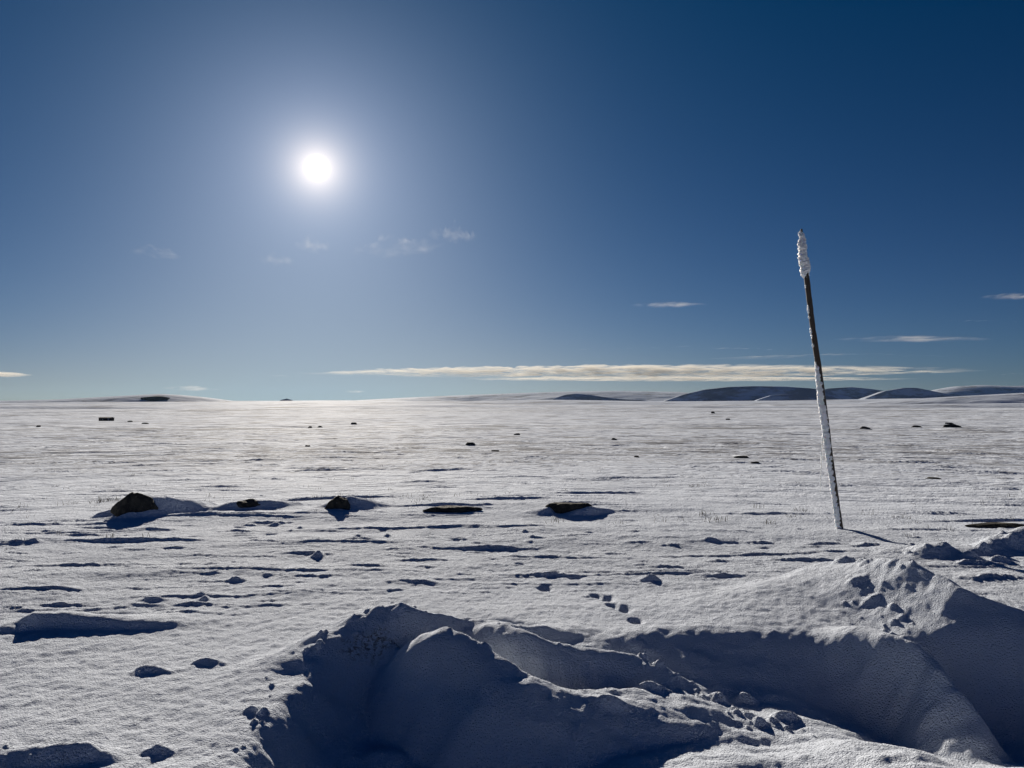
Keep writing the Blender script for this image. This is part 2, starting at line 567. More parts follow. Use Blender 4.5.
ridge(((905, 553, .03), (930, 544, .12), (952, 547, .06), (985, 543, .1), (1008, 533, .17), (1026, 527, .22), (1060, 522, .22), (1100, 520, .2)), .3, .35, seed=40, jit=.10)
ridge(((-30, 752, .06), (20, 748, .05), (60, 743, .07), (92, 743, .06), (104, 752, .02)), .12, .12, seed=41, jit=.05)
for a in ((843, 564, .22, .11, .09, .05), (866, 562, .3, .08, .06, .03), (890, 560, .36, .07, .05, .02), (856, 582, .2, .12, .06, .03), (872, 598, .15, .1, .05, .025), (862, 655, .0, .08, .05, .03), (896, 648, .1, .09, .06, .03), (906, 636, .1, .07, .06, .025), (150, 668, .02, .14, .07, .035),
          (208, 659, .02, .13, .05, .03), (158, 746, .02, .08, .06, .03), (318, 552, .03, .09, .08, .06), (237, 578, .03, .10, .06, .035), (266, 576, .0, .07, .05, .02),
          (650, 577, .03, .12, .08, .05), (402, 603, .28, .10, .08, .03), (376, 608, .23, .08, .06, .02), (352, 622, .16, .08, .06, .02),
          (152, 597, .03, .14, .07, .03), (205, 598, .02, .06, .06, .03), (945, 545, .1, .12, .1, .05), (985, 545, .1, .1, .1, .05), (1012, 535, .17, .12, .1, .06), (970, 556, .03, .12, .08, .05),
          (1000, 560, .03, .15, .08, .06), (275, 522, .02, .14, .1, .05), (745, 700, -.2, .1, .06, .05), (720, 705, -.2, .08, .06, .05), (785, 722, -.22, .1, .05, .04), (890, 735, -.22, .2, .05, .03),
          (640, 708, -.18, .2, .05, .04), (610, 738, -.2, .15, .06, .04), (925, 700, -.1, .1, .1, .03), (390, 690, .05, .2, .15, .04), (460, 700, .05, .25, .12, .04),):
    lump(*a, seed=int(a[0]) % 37)
# the shaded faces of the banks: slumped, softly ribbed
xx, yy = X[bank_rows], Y[bank_rows]
Z[bank_rows] += sst(4.4, 4.0, yy) * sst(.2, .6, xx) * (.018 * np.maximum(0, pn(xx / .16, yy / .10, 95) + .1 + .8 * pn(xx / .6, yy / .4, 96)) + .012 * pn(xx / .3, yy / .12, 97))
Z[bank_rows] += bank * (.035 * pn(xx / .7 + .4 * pn(xx * 2, yy * 2, 90), yy / .33, 91) + .016 * pn(xx / .26, yy / .15, 92) + .03 * pn(xx / 1.1, yy / .8, 93))
# footprints
for px, py, q in ((545, 587, 1), (596, 595, .8), (607, 598, 1), (612, 606, .8), (623, 610, 1.1), (574, 577, .8), (556, 571, .7), (520, 563, .7), (636, 622, .8)):
    lump(px, py, 0, .085 * q, .12 * q, -.04, seed=int(px) % 31, rough=.08)
# crumbs of snow broken off along the crests
for line, n in ((((300, 650, .07), (335, 632, .14), (365, 615, .21), (400, 604, .27), (440, 612, .22), (480, 619, .15), (540, 628, .06)), 60),
                (((450, 634, .2), (505, 664, .11), (560, 686, .01), (655, 694, -.1)), 45), (((510, 628, .14), (580, 648, .05), (665, 670, -.06), (705, 705, -.17)), 45),
                (((835, 568, .18), (858, 563, .23), (888, 560, .36), (910, 566, .37)), 40), (((850, 580, .2), (880, 610, .12), (920, 645, .1)), 40),
                (((700, 702, -.17), (740, 712, -.17), (800, 724, -.17), (900, 738, -.15)), 50), (((270, 680, 0), (262, 720, 0), (250, 760, 0)), 25),
                (((910, 552, .03), (950, 546, .08), (1010, 534, .16), (1030, 540, .1)), 60), (((0, 750, .05), (90, 744, .05)), 14)):
    for k in range(int(n * .8)):
        t = rng.random() * (len(line) - 1)
        a, b = line[int(t)], line[int(t) + 1]
        t -= int(t)
        q = rng.lognormvariate(-3.95, .5)
        lump(a[0] + t * (b[0] - a[0]) + rng.gauss(0, 8), a[1] + t * (b[1] - a[1]) + rng.gauss(0, 5), a[2] + t * (b[2] - a[2]), q, q * .8, q * rng.uniform(.35, .7), seed=k % 40, rough=.5)

# --- snow blown against the boulders, lee tails running to the right
BK = []


def tail(pts, wf, wb, seed):
    ridge(pts, wf, wb, seed=seed, jit=.02)


tail(((134, 509, .02), (143, 504, .13), (152, 497, .21), (166, 496, .19), (186, 499, .11), (208, 502, .01)), .30, .5, 61)
tail(((100, 512, .0), (112, 509, .03), (122, 508, .03)), .12, .15, 67)
tail(((218, 506, 0), (232, 502, .05), (250, 500, .09), (270, 500, .08), (296, 502, .01)), .22, .35, 62)
tail(((328, 508, .03), (338, 500, .12), (350, 496, .17), (362, 498, .12), (380, 502, .01)), .42, .5, 63)
tail(((412, 510, 0), (430, 508, .03), (460, 508, .035), (488, 508, .01)), .08, .3, 64)
tail(((534, 514, 0), (544, 508, .06), (556, 505, .08), (566, 507, .04)), .12, .3, 65)
tail(((584, 509, .06), (592, 507, .08), (614, 509, .0)), .12, .3, 68)
tail(((975, 527, 0), (1000, 524, .03), (1040, 523, .02)), .1, .3, 66)

# --- granular surface close by: hoar grains standing on the crust
for lam, amp, r1, seed in ((1.5, .020, 9, 11), (.55, .008, 14, 12), (.22, .0065, 16, 13), (.10, .0052, 15, 14), (.05, .0042, 10, 15), (.03, .0024, 5.5, 16)):
    s = rows(1.5, r1)
    n = pn(X[s] / lam, Y[s] / lam, seed)
    Z[s] += amp * n * 1.4 * (1 - sst(r1 * .6, r1, RR[s]))

Z[(Y < 2.0) & (Y > -6.1)] = -.5
heath_shade = np.zeros((NR, NA), np.float32)  # strength of the painted heather and drift-shadow streaks
s = rows(9, 1e9)
hn = .6 * pn(X[s] / 60, Y[s] / 22, 71) + .5 * pn(X[s] / 14, Y[s] / 5, 72) + .6 * pn(X[s] / 260, Y[s] / 110, 73)
heath_shade[s] = (sst(-.3, .4, hn) * .8 + .2) * sst(10, 24, RR[s])
soil = np.zeros((NR, NA), np.float32)
for px, py, z, a in ((372, 641, .1, .16), (352, 652, .05, .12), (392, 632, .15, .07)):
    cx, cy = G(px, py, z)
    soil = np.maximum(soil, .8 * (1 - sst(.3, 1, np.sqrt(((X - cx) / a) ** 2 + ((Y - cy) / (a * .6)) ** 2))).astype(np.float32))

verts = np.stack([X, Y, Z], -1).reshape(-1, 3)
ground = mesh_obj('snow_ground', verts, quads(NR, NA)[:, ::-1], M_SNOW)
for nm, arr in (('heath_shade', heath_shade), ('soil', soil)):
    at = ground.data.attributes.new(nm, 'FLOAT', 'POINT')
    at.data.foreach_set('value', arr.ravel().astype(np.float32))
tag(ground, 'wind-cut sunlit snow plain with shaded blue banks in front', 'snow ground', kind='structure')


def added_road_mat():
    m, nt, p = new_mat('added_road_asphalt')
    geo = nt.nodes.new('ShaderNodeNewGeometry')
    n1 = noise_node(nt, geo.outputs['Position'], .8, 8, .7)
    n2 = noise_node(nt, geo.outputs['Position'], 60, 3, .6)
    c = mixc(nt, n2, (.03, .03, .032), (.07, .07, .07))
    c = mixc(nt, maprange(nt, n1, .56, .62), c, (.6, .62, .65))
    nt.links.new(c, p.inputs['Base Color'])
    nt.links.new(bump(nt, n2, .6, .006), p.inputs['Normal'])
    p.inputs['Roughness'].default_value = .75
    return m


rx = np.linspace(-120, 120, 121)
ry = np.array([-6.05, -4, -2, 0, 1.98])
gx, gy = np.meshgrid(rx, ry)
added_road = mesh_obj('added_road', np.stack([gx, gy, gx * 0 - .47], -1).reshape(-1, 3), quads(5, 121), added_road_mat())  # unseen dark strip, added to keep bounced light off the bank faces
tag(added_road, 'added dark asphalt roadway out of view, lessening bounced light on the banks', 'added_road', kind='structure')


def hit(px, py):
    """first point of the snow seen at a pixel"""
    vx, vy, vz = ray(px, py)
    a = math.atan2(vx, vy)
    j = min(np.searchsorted(aa, a), NA - 1)
    slope = vz / math.hypot(vx, vy)
    h = EYE + rr * slope
    k = np.where((Z[:, j] >= h) & (rr > 2.0))[0]
    k = k[0] if len(k) else NR - 2
    return float(rr[k] * math.sin(a)), float(rr[k] * math.cos(a)), float(Z[k, j])


# ------------------------------------------------------------------ far hills
def hill(name, label, prof_pts, D, near_w, far_w, base_row=404, rough=1.0, rows_n=70, seed=0, m=None):
    """prof_pts: skyline as (px, py) measured in the photo at distance D; near and far slopes in metres"""
    pts = [AT(px, py, D) for px, py in prof_pts]
    xs = np.array([p[0] for p in pts])
    zs = np.array([p[2] for p in pts])
    n = 260
    x = np.linspace(xs[0], xs[-1], n)
    crest = np.interp(x, xs, zs)
    kk = np.hanning(15)
    crest = np.convolve(np.pad(crest, 7, mode='edge'), kk / kk.sum(), 'valid')
    zb = -40.0
    t = np.linspace(-1, 1, rows_n)
    TT, XX = np.meshgrid(t, x, indexing='ij')
    wl = np.clip((crest + 12) / (crest.max() + 12), .12, 1)[None, :] if m is None else 1.0
    YY = D + np.where(TT < 0, TT * near_w * wl, TT * far_w)
    YY = YY + near_w * .25 * pn(XX / (near_w * 2.2), YY * 0 + seed, 5 + seed)
    f = 1 - sst(0, 1, np.abs(TT) ** .9)
    ZZ = zb + (crest[None, :] - zb) * f
    nn = pn(XX / (near_w * .9), YY / (near_w * .8), seed) + .5 * pn(XX / (near_w * .35), YY / (near_w * .3), seed + 1) + .25 * pn(XX / (near_w * .14), YY / (near_w * .12), seed + 2)
    ZZ += rough * near_w * .035 * nn * np.sin(np.pi * np.clip(f, 0, 1) ** .8) 
    o = mesh_obj(name, np.stack([XX, YY, ZZ], -1).reshape(-1, 3), quads(rows_n, n), m or M_HILL)
    tag(o, label, 'hill', kind='structure')
    return o


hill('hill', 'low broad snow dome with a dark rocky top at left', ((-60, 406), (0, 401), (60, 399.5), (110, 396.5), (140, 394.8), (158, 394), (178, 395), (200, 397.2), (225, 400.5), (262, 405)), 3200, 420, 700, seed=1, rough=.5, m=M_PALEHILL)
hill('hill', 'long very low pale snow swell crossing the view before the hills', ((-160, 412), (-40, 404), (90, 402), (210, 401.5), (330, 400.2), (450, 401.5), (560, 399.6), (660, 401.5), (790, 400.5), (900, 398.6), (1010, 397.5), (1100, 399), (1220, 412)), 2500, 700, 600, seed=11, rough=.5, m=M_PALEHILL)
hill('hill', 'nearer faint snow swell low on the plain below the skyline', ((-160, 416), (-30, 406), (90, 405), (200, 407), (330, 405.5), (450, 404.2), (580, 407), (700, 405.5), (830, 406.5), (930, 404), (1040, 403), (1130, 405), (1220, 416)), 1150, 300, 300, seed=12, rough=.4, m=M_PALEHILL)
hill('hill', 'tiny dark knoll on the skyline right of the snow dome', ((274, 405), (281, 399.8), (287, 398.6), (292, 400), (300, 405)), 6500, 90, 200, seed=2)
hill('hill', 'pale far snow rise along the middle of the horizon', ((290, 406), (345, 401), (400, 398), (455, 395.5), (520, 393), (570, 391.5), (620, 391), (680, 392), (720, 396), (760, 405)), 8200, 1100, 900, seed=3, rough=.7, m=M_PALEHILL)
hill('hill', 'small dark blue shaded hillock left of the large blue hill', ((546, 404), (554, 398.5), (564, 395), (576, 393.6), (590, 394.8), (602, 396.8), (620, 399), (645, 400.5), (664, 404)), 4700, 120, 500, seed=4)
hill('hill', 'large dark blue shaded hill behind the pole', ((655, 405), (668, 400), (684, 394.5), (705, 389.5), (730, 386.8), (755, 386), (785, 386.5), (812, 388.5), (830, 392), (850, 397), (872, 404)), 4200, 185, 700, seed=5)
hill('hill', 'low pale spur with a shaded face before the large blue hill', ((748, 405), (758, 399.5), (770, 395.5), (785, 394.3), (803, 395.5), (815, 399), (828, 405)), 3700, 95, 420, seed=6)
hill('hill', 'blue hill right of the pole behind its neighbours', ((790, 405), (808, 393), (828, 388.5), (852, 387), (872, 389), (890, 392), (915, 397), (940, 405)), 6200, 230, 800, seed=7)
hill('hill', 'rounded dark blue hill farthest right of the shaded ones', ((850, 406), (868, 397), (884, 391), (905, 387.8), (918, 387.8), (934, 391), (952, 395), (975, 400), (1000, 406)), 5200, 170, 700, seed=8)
hill('hill', 'pale pinkish range at the right end of the horizon', ((900, 406), (930, 391), (955, 386.5), (985, 385), (1015, 386), (1060, 385), (1120, 388), (1200, 400)), 9000, 900, 1200, seed=9, rough=.9, m=M_PALEHILL)
hill('hill', 'near mottled snow ridge rising towards the right edge', ((790, 412), (830, 406), (880, 401.5), (930, 398), (975, 395.5), (1024, 393), (1080, 391), (1160, 392), (1260, 400), (1320, 410)), 1900, 330, 500, seed=10, rough=.9, m=M_PALEHILL)

# ------------------------------------------------------------------ boulders
def rock_mesh(name, w, d, h, seed, parent=None, flat=0.0, mat=None, sub=4, taper=0.0):
    bm = bmesh.new()
    bmesh.ops.create_icosphere(bm, subdivisions=sub, radius=1.0)
    off = Vector((seed * 3.7, seed * 1.9, seed * 5.3))
    for v in bm.verts:
        p = v.co.copy()
        # facets: clip against a few random planes
        for k in range(7):
            r2 = random.Random(seed * 31 + k)
            nn = Vector((r2.uniform(-1, 1), r2.uniform(-1, 1), r2.uniform(-.3, 1))).normalized()
            lim = r2.uniform(.62, .9)
            dd_ = p.dot(nn)
            if dd_ > lim:
                p -= nn * (dd_ - lim) * .85
        q = p * 1.5 + off
        p *= 1 + .16 * mnoise.noise(q) + .08 * mnoise.noise(q * 2.7) + .05 * mnoise.noise(q * 7)
        if p.z > 0 and flat:
            p.z = min(p.z, 1 - flat + .08 * mnoise.noise(q * 3)) 
        if taper and p.z > -.3:
            p.x = (p.x - .15) * (1 - taper * max(0, p.z + .1)) + .15 + taper * .12 * p.z
        v.co = Vector((p.x * w, p.y * d, p.z * h))
    me = bpy.data.meshes.new(name)
    bm.to_mesh(me)
    bm.free()
    for pl in me.polygons:
        pl.use_smooth = True
    me.materials.append(mat or M_ROCK)
    o = link(bpy.data.objects.new(name, me))
    if parent:
        o.parent = parent
    return o


def boulder(cx, top, base, wpx, seed, label, flat=0.0, group='boulders in a row on the plain', depth=.8, fwd=0.0, taper=0.0):
    x, y, z = hit(cx, base)
    s = y / FPX
    w = wpx * s / 2
    h = (base - top) * s
    r = rock_mesh('boulder', w * 1.12, max(w * depth, .12), h * 1.12, seed, flat=flat, taper=taper)
    r.location = (x, y + max(w * depth, .12) * .55 + fwd, z - h * .05)
    tag(r, label, 'boulder', group)
    return r


boulder(132, 493.5, 509, 42, 1, 'largest dark boulder with a long shaded snow tail, leftmost of the row', depth=.6, taper=.5)
boulder(247, 501.5, 506, 24, 2, 'small dark rock peeking from a low drift between the two taller boulders', depth=.6)
boulder(338, 497, 508.5, 25, 3, 'round dark boulder sunk in a blue shaded snow drift', depth=.6, taper=.3)
boulder(451, 505.5, 512, 58, 4, 'long flat dark rock slab lying level in the snow', flat=.35, depth=.35)
boulder(570, 502, 511, 46, 5, 'wide low dark boulder with snow on its left shoulder', flat=.25, depth=.5)
boulder(998, 523, 526.5, 52, 6, 'thin dark slab in the snow right of the pole at the frame edge', flat=.3, depth=.3)

kx, ky, kz = AT(156, 398.6, 3090)
kn = rock_mesh('rock_outcrop', 60, 30, 9, 77)
kn.location = (kx, ky, kz)
tag(kn, 'dark rocky outcrop crowning the low snow dome at left', 'rock outcrop')
for i, (cx, base, w, h, lab) in enumerate((
        (470, 445, 10, 4, 'small dark stone alone on the plain above the long flat slab'),
        (614, 440, 6, 3, 'dark speck of stone on the plain right of centre'),
        (637, 457.5, 5, 2.5, 'small stone on the plain left of two dark dashes'),
        (517, 435, 6, 2.5, 'dark stone on the plain near the centre of the photo'),
        (741, 458, 16, 3, 'low dark stone showing through snow left of the pole'),
        (755, 463.5, 9, 2.5, 'smaller stone just below the low dark one left of the pole'),
        (865, 429, 10, 4, 'dark stone right of the pole, left of the pair of mounds'),
        (918, 427.5, 10, 3, 'dark stone between the pole and the widest far mound'),
        (953, 427.5, 16, 5, 'widest dark far stone near the right edge'),
        (950, 424, 10, 2, 'thin dark stone just behind the widest far stone'),
        (354, 424.5, 6, 3, 'tiny dark stone on the plain left of centre below the cloud tip'),
        (310, 428, 4, 2.5, 'left one of two tiny dark stones below the sun'),
        (320, 427.5, 5, 2.5, 'right one of two tiny dark stones below the sun'),
        (307, 446.5, 6, 2, 'tiny dark stone below the two stones under the sun'),
        (38, 427, 5, 2.5, 'tiny dark stone far left on the plain below the hut'),
        (130, 422, 5, 2, 'tiny dark stone just right of the hut'),
        (145, 424, 7, 2, 'tiny flat dark stone second to the right of the hut'),
        (495, 451.5, 9, 2, 'thin dark stone right of the lone small stone'),
        (713, 413.5, 3.5, 3, 'tiny dark stone on the plain below the large blue hill'),
        (728, 420, 5, 2, 'tiny dark stone below the large blue hill, nearer one'),
        (935, 479, 16, 2.4, 'thin dark stone streak on the plain far right of the pole'))):
    boulder(cx, base - h * .75, base, w, 20 + i, lab, flat=.2, group='dark stones scattered over the far plain', depth=.5)

# ------------------------------------------------------------------ hut
x, y, z = hit(104.5, 421)
s = y / FPX
hw, hh = 13.0 * s, 3.7 * s
hut = empty('hut', (x, y + 1.5, z - .15), 'tiny dark box-shaped hut far out on the snow plain at left', 'hut', rz=R(-9))


def box(name, x0, x1, y0, y1, z0, z1, mat, parent, bev=0.0):
    bm = bmesh.new()
    bmesh.ops.create_cube(bm, size=1)
    for v in bm.verts:
        v.co = Vector(((x0 + x1) / 2 + v.co.x * (x1 - x0), (y0 + y1) / 2 + v.co.y * (y1 - y0), (z0 + z1) / 2 + v.co.z * (z1 - z0)))
    if bev:
        bmesh.ops.bevel(bm, geom=bm.edges[:], offset=bev, segments=2, affect='EDGES')
    me = bpy.data.meshes.new(name)
    bm.to_mesh(me)
    bm.free()
    me.materials.append(mat)
    o = link(bpy.data.objects.new(name, me))
    o.parent = parent
    return o


M_TAR = flat_mat('tarred_boards', (0.02, 0.02, 0.022), .8)
M_PALE = flat_mat('grey_boards', (0.22, 0.22, 0.23), .8)
M_ROOF = flat_mat('roof_felt', (0.035, 0.035, 0.038), .7)
hd = hw * .45
box('wall', -hw / 2, hw / 2, -hd / 2, hd / 2, 0, hh * .9, M_TAR, hut, .03)
# low gable roof as one closed prism
rv = []
for xx in (-hw / 2 - .15, hw / 2 + .15):
    rv += [(xx, -hd / 2 - .2, hh * .88), (xx, hd / 2 + .2, hh * .88), (xx, hd / 2 + .2, hh * .93), (xx, 0, hh * 1.12), (xx, -hd / 2 - .2, hh * .93)]
me = bpy.data.meshes.new('roof')
me.from_pydata(rv, [], [(0, 1, 2, 3, 4), (9, 8, 7, 6, 5), (0, 4, 9, 5), (4, 3, 8, 9), (3, 2, 7, 8), (2, 1, 6, 7), (1, 0, 5, 6)])
me.materials.append(M_ROOF)
ro = link(bpy.data.objects.new('roof', me))
ro.parent = hut
box('door', hw * .27, hw * .42, -hd / 2 - .05, -hd / 2 - .004, .1, hh * .82, M_PALE, hut, .01)
box('window', -hw * .2, -hw * .1, -hd / 2 - .05, -hd / 2 - .004, hh * .4, hh * .7, M_PALE, hut, .01)

# ------------------------------------------------------------------ the marker pole
bx, by, bz = hit(840, 528.5)
D0 = by


def PP(px, py, dy=0.0):
    vx, vy, vz = ray(px, py)
    t = (D0 + dy) / vy
    return Vector((vx * t, D0 + dy, EYE + vz * t))


def lean(py):
    return .25 * (528.5 - py) / 300.0   # leans a little away from the camera too


path = [(841.5, 545), (840, 528.5), (836.5, 505), (833, 480), (829, 450), (825.5, 420), (822, 395), (819, 370), (816, 350), (813, 330), (810, 305), (807, 280), (804, 255), (801.5, 229)]
path3 = [PP(a, b, lean(b)) for a, b in path]
pole_root = empty('marker_pole', (bx, by, bz), 'tall leaning dark marker pole crusted with rime, standing in the snow', 'marker pole')


def tube(name, pts, radii, mat, parent, seg=20, sub=1, jit=0.0, jscale=12.0, seed=0, squash=None, offs=None):
    # resample
    P, Rd = [], []
    for i in range(len(pts) - 1):
        for k in range(sub):
            t = k / sub
            P.append(pts[i].lerp(pts[i + 1], t))
            Rd.append(radii[i] * (1 - t) + radii[i + 1] * t)
    P.append(pts[-1])
    Rd.append(radii[-1])
    V, F = [], []
    for i, (p, r) in enumerate(zip(P, Rd)):
        d = (P[min(i + 1, len(P) - 1)] - P[max(i - 1, 0)]).normalized()
        a = d.cross(Vector((0, 1, 0))).normalized()
        b = d.cross(a).normalized()
        for k in range(seg):
            t = 2 * math.pi * k / seg
            dr = a * math.cos(t) + b * math.sin(t)
            q = (p + dr * .03) * jscale + Vector((seed, seed, seed))
            n = mnoise.noise(q) + .6 * mnoise.noise(q * 2.3) + .4 * mnoise.noise(q * 5.1)
            V.append(p + dr * max(r * .25, r + jit * n) - parent.location)
    for i in range(len(P) - 1):
        for k in range(seg):
            k2 = (k + 1) % seg
            F.append((i * seg + k, i * seg + k2, (i + 1) * seg + k2, (i + 1) * seg + k))
    me = bpy.data.meshes.new(name)
    me.from_pydata([tuple(v) for v in V], [], F + [])
    bm = bmesh.new()
    bm.from_mesh(me)
    bm.verts.ensure_lookup_table()
    bm.faces.new([bm.verts[k] for k in range(seg)][::-1])
    bm.faces.new([bm.verts[(len(P) - 1) * seg + k] for k in range(seg)])
    bmesh.ops.recalc_face_normals(bm, faces=bm.faces[:])
    bm.to_mesh(me)
    bm.free()
    for pl in me.polygons:
        pl.use_smooth = True
    me.materials.append(mat)
    o = link(bpy.data.objects.new(name, me))
    o.parent = parent
    return o


px1 = D0 / FPX       # metres per photograph pixel at the pole
tube('pole', path3, [3.1 * px1] * 7 + [2.9 * px1] * 2 + [2.7 * px1] * 3 + [1.6 * px1, .9 * px1], M_WOOD, pole_root, seg=16, sub=6, jit=.003, jscale=20)


def along(py):
    for (a, b), (c, d) in zip(path[:-1], path[1:]):
        if b >= py >= d:
            t = (b - py) / (b - d)
            return PP(a + t * (c - a), py, lean(py))
    return path3[-1]


# rime that coats the lower two thirds, thicker on the windward (left) side
ys = [530, 515, 500, 485, 470, 455, 440, 428, 415, 400, 388, 375, 365, 357]
rs = [3.3, 3.2, 3.1, 3.1, 3.1, 3.2, 3.4, 3.6, 3.6, 3.6, 3.3, 2.9, 2.4, 1.4]
rime_pts = [along(y_) + Vector((-px1 * (1.3 if 365 < y_ < 440 else .9), 0, 0)) for y_ in ys]
tube('rime_coating', rime_pts, [r_ * px1 for r_ in rs], M_RIME, pole_root, seg=36, sub=22, jit=.009, jscale=26, seed=4)
ys = [278, 274, 268, 260, 252, 245, 238, 231]
rs = [2.6, 3.8, 4.8, 5.0, 4.3, 4.2, 2.6, 1.2]
tube('rime_cap', [along(y_) + Vector((-px1 * .8, 0, 0)) for y_ in ys], [r_ * px1 for r_ in rs], M_RIME, pole_root, seg=40, sub=20, jit=.020, jscale=24, seed=9)
# ragged rime along the windward edge of the dark stretch
for k in range(16):
    y_ = rng.uniform(284, 352)
    c_ = along(y_) + Vector((-2.6 * px1, -.01, 0))
    r_ = rng.uniform(.7, 1.4) * px1
    o = rock_mesh('rime_clump', r_, r_ * 1.2, r_ * rng.uniform(1, 2.2), 60 + k, parent=pole_root, mat=M_RIME, sub=2)
    o.location = c_ - pole_root.location
tube('hanging_string', [PP(823.6, 426, .22 - .1), PP(822.2, 445, .12), PP(821.2, 465, .12), PP(820.6, 480, .12), PP(820.2, 492, .12)], [.9 * px1, .8 * px1, .65 * px1, .6 * px1, .3 * px1], M_RIME, pole_root, seg=8, sub=8, jit=.003, jscale=40)

# ------------------------------------------------------------------ dry grass tips through the snow
gv, gf = [], []


def sprig(x, y, z, hgt, n, spread):
    for k in range(n):
        a = rng.uniform(0, 2 * math.pi)
        ln = hgt * rng.uniform(.5, 1.1)
        tilt = rng.uniform(.1, .8)
        bx_, by_ = x + rng.gauss(0, spread), y + rng.gauss(0, spread)
        w = rng.uniform(.0015, .003)
        p0 = Vector((bx_, by_, z - .01))
        p1 = p0 + Vector((math.cos(a) * tilt * ln * .4, math.sin(a) * tilt * ln * .4, ln * .6))
        p2 = p0 + Vector((math.cos(a) * tilt * ln, math.sin(a) * tilt * ln, ln))
        sd = Vector((w, 0, 0))
        i = len(gv)
        fw = Vector((0, w, 0))
        gv.extend([p0 - sd, p0 + sd, p0 + fw, p1 - sd * .8, p1 + sd * .8, p1 + fw * .8, p2])
        gf.extend([(i, i + 1, i + 4), (i, i + 4, i + 3), (i + 1, i + 2, i + 5), (i + 1, i + 5, i + 4), (i + 2, i, i + 3), (i + 2, i + 3, i + 5), (i + 3, i + 4, i + 6), (i + 4, i + 5, i + 6), (i + 5, i + 3, i + 6)])


def on_snow(x, y):
    a, r = math.atan2(x, y), math.hypot(x, y)
    return float(Z[min(np.searchsorted(rr, r), NR - 1), min(np.searchsorted(aa, a), NA - 1)])


for px, py, n in ((98, 503, 14), (104, 502, 16), (110, 501, 16), (116, 501, 10), (66, 505, 8), (74, 504, 8), (372, 500, 6), (703, 515, 12), (712, 522, 14), (723, 521, 10), (757, 508, 8), (770, 524, 12), (690, 487, 12), (698, 487, 12),
                  (796, 511, 8), (868, 515, 6), (660, 522, 6), (905, 519, 8), (1010, 497, 7), (560, 522, 6), (205, 497, 5), (20, 508, 9)):
    x, y, z = hit(px, py)
    sprig(x, y, z, .10, n, .05)
for i in range(900):
    d = 9.5 * math.exp(rng.random() * 2.0)
    a = R(rng.uniform(-36, 36))
    x, y = d * math.sin(a), d * math.cos(a)
    if pn(np.array([x / 5]), np.array([y / 3]), 80)[0] < -.02:
        continue
    sprig(x, y, on_snow(x, y), rng.uniform(.03, .09), rng.randint(2, 6), .04)
me = bpy.data.meshes.new('dry_grass')
me.from_pydata([tuple(v) for v in gv], [], gf)
me.materials.append(flat_mat('dry_grass', (0.10, 0.08, 0.055), .9))
gr = link(bpy.data.objects.new('dry_grass', me))
tag(gr, 'sparse dry grass tips poking through the thin snow of the plain', 'grass', kind='stuff')

# ------------------------------------------------------------------ clouds: closed lens-shaped bodies of thin vapour far off
def cloud_mat(name, dens, col=(1, .97, .92), aniso=.25, sc3=(10, 1.5, 2.5), lo=.38, hi=.62):
    m = bpy.data.materials.new(name)
    m.use_nodes = True
    nt = m.node_tree
    nt.nodes.clear()
    out = nt.nodes.new('ShaderNodeOutputMaterial')
    v = nt.nodes.new('ShaderNodeVolumePrincipled')
    v.inputs['Color'].default_value = (*col, 1)
    v.inputs['Anisotropy'].default_value = aniso
    tcn = nt.nodes.new('ShaderNodeTexCoord')
    gen = tcn.outputs['Generated']
    # vapour thins out towards the rim of the body
    a = nt.nodes.new('ShaderNodeVectorMath')
    a.operation = 'MULTIPLY_ADD'
    nt.links.new(gen, a.inputs[0])
    a.inputs[1].default_value = (2, 2, 2)
    a.inputs[2].default_value = (-1, -1, -1)
    l = nt.nodes.new('ShaderNodeVectorMath')
    l.operation = 'LENGTH'
    nt.links.new(a.outputs[0], l.inputs[0])
    fall = maprange(nt, l.outputs['Value'], 1.0, .25)
    oi = nt.nodes.new('ShaderNodeObjectInfo')
    off = nt.nodes.new('ShaderNodeVectorMath')
    off.operation = 'MULTIPLY_ADD'
    nt.links.new(gen, off.inputs[0])
    off.inputs[1].default_value = sc3
    nt.links.new(oi.outputs['Random'], off.inputs[2])
    n1 = noise_node(nt, off.outputs[0], 1.0, 5, .62, .4)
    f = maprange(nt, n1, lo, hi)
    d = mth(nt, 'MULTIPLY', mth(nt, 'MULTIPLY', f, fall), dens)
    nt.links.new(d, v.inputs['Density'])
    nt.links.new(v.outputs[0], out.inputs['Volume'])
    return m


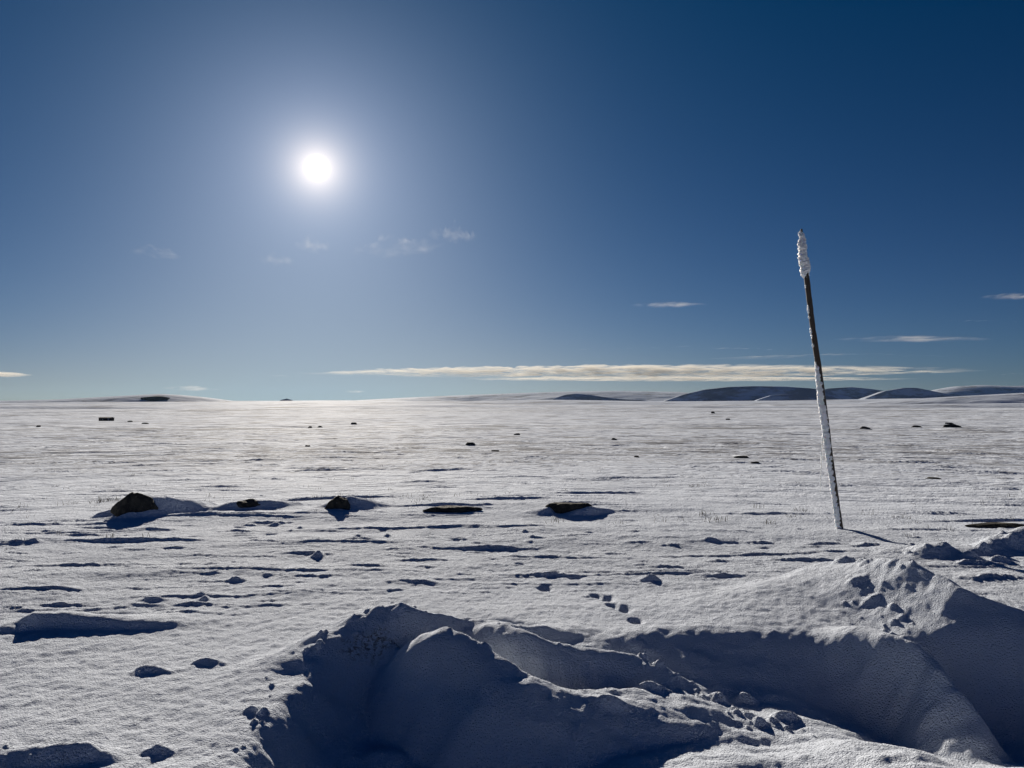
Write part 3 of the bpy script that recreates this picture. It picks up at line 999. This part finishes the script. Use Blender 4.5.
def cloud(label, px0, px1, top, bot, D, mat, depth=900, lumps=.35, seed=0, taper=1.2, slope=0.0, wav=8.0):
    """top/bot: rows at the thickest place; slope: rows the axis falls from left to right"""
    n, m = 240, 20
    cx = (px0 + px1) / 2
    rowc = (top + bot) / 2
    V = []
    half = (bot - top) / 2 * D / FPX
    c0 = Vector(AT(cx, rowc, D))
    for i in range(n):
        t = -1 + 2 * i / (n - 1)
        p = Vector(AT(cx + t * (px1 - px0) / 2, rowc + slope * t / 2, D))
        env = max(1 - abs(t) ** taper, 0.0) ** .7
        nn = .5 + .5 * mnoise.noise(Vector((t * wav, seed * 3.1, 0))) + .35 * mnoise.noise(Vector((t * wav * 3, seed, 5)))
        hgt = half * env * max(.15, (1 - lumps) + lumps * 1.6 * nn)
        for k in range(m):
            a = 2 * math.pi * k / m
            dy, dz = math.cos(a) * depth * (.2 + .8 * env), math.sin(a) * hgt
            q = Vector((t * wav * 4, math.cos(a) * 1.2, math.sin(a) * 1.2 + seed))
            bumpy = 1 + lumps * (.8 * mnoise.noise(q) + .45 * mnoise.noise(q * 2.6) + .3 * mnoise.noise(q * 6))
            if dz < 0:
                dz *= .6 * (1 + .25 * (bumpy - 1))
            else:
                dz *= bumpy
            V.append((p.x - c0.x, dy, p.z - c0.z + dz))
    F = [(i * m + k, i * m + (k + 1) % m, (i + 1) * m + (k + 1) % m, (i + 1) * m + k) for i in range(n - 1) for k in range(m)]
    me = bpy.data.meshes.new('cloud')
    me.from_pydata(V, [], F + [tuple(range(m))[::-1], tuple((n - 1) * m + k for k in range(m))])
    bm = bmesh.new()
    bm.from_mesh(me)
    bmesh.ops.recalc_face_normals(bm, faces=bm.faces[:])
    bm.to_mesh(me)
    bm.free()
    me.materials.append(mat)
    o = link(bpy.data.objects.new('cloud', me))
    o.location = c0
    tag(o, label, 'cloud', 'thin clouds low in the sky', 'thing')
    return o


C1 = cloud_mat('cloud_thick', .0055, (1, .96, .88), sc3=(30, 2, 9), lo=.42, hi=.60)
C2 = cloud_mat('cloud_mid', .0008, (1, .98, .96), sc3=(5, 1.5, 2.0))
C3 = cloud_mat('cloud_thin', .0006, (1, .98, .96), sc3=(4, 1.5, 2.2), lo=.42, hi=.72)
C4 = cloud_mat('cloud_veil', .0014, (1, .98, .96), sc3=(3, 1, 2.0), lo=.2, hi=.8)
cloud('long cream cloud band stretching over the hills across most of the horizon', 265, 1000, 364.5, 381.5, 26000, C1, 1100, .25, 1, 2.6, -6, 14)
cloud('thin cream cloud streak just under the long cloud band', 440, 930, 376, 383, 27000, C1, 900, .2, 2, 2.0, -.5, 10)
cloud('faint grey veil of cloud above the long band, right of centre', 505, 860, 346, 366, 30000, C4, 1800, .3, 3, 1.4, 1, 3)
cloud('small bright cloud sliver at the left edge of the photo', -40, 34, 371.5, 379, 26000, C1, 700, .25, 4, 1.6, 0, 2)
cloud('second faint veil of cloud, lower and farther right, behind the pole', 700, 1000, 354, 366, 30000, C4, 1800, .3, 18, 1.4, 1, 3)
cloud('faint slanting cloud wisp right of the snow dome', 160, 226, 385.5, 393, 27000, C2, 700, .3, 5, 1.4, 3.2, 2)
cloud('dotted thin white cloud line left of the long band', 228, 330, 375, 380, 26500, C2, 500, .8, 6, 1.6, -.4, 12)
cloud('tiny thin cloud dash under the left tip of the band', 343, 368, 390, 394, 26500, C2, 500, .3, 7, 1.6, 0, 2)
cloud('thin faint cloud streak alone left of the pole', 625, 712, 302, 309, 24000, C2, 500, .4, 8, 1.4, -1, 3)
cloud('thin cloud streak right of the pole, lower one', 826, 1000, 335.5, 344.5, 25000, C2, 700, .4, 9, 1.4, 0, 4)
cloud('thin cloud streak right of the pole, middle one', 905, 1045, 320, 328.5, 25000, C2, 600, .4, 10, 1.4, 0, 4)
cloud('small cloud dash at the right edge, highest of three', 978, 1048, 293.5, 301, 24000, C2, 600, .4, 11, 1.5, 0, 3)
cloud('thin cloud bar at right, level with the end of the band', 985, 1060, 373, 380, 27000, C2, 700, .4, 12, 1.5, 0, 3)
cloud('small wispy puff below the sun, left one', 256, 298, 255, 269, 22000, C3, 700, .9, 13, 1.3, 1, 4)
cloud('small wispy puff just below the sun', 292, 334, 238, 257, 22000, C3, 700, .9, 14, 1.3, 2, 4)
cloud('ragged pale cloud wisp right below the sun', 340, 452, 236, 264, 22000, C3, 800, .9, 15, 1.3, -9, 5)
cloud('small pale wisp at the right end of the ragged one', 424, 484, 226, 248, 22000, C3, 800, .9, 16, 1.3, 4, 4)
cloud('short pale streak in the sky left below the sun', 130, 188, 248, 262, 22000, C3, 700, .8, 17, 1.4, 7, 4)

# ------------------------------------------------------------------ air
hz = bpy.data.materials.new('haze')
hz.use_nodes = True
nt = hz.node_tree
nt.nodes.clear()
out = nt.nodes.new('ShaderNodeOutputMaterial')
v = nt.nodes.new('ShaderNodeVolumePrincipled')
v.inputs['Color'].default_value = (.40, .66, 1.0, 1)
v.inputs['Density'].default_value = 5e-6
v.inputs['Anisotropy'].default_value = .3
nt.links.new(v.outputs[0], out.inputs['Volume'])
bm = bmesh.new()
bmesh.ops.create_cube(bm, size=1)
for w_ in bm.verts:
    w_.co = Vector((w_.co.x * 30800, w_.co.y * 30800, -20 + (w_.co.z + .5) * 260))
me = bpy.data.meshes.new('haze')
bm.to_mesh(me)
bm.free()
me.materials.append(hz)
ho = link(bpy.data.objects.new('haze', me))
tag(ho, 'thin pale winter haze over the far plain', 'haze', kind='stuff')
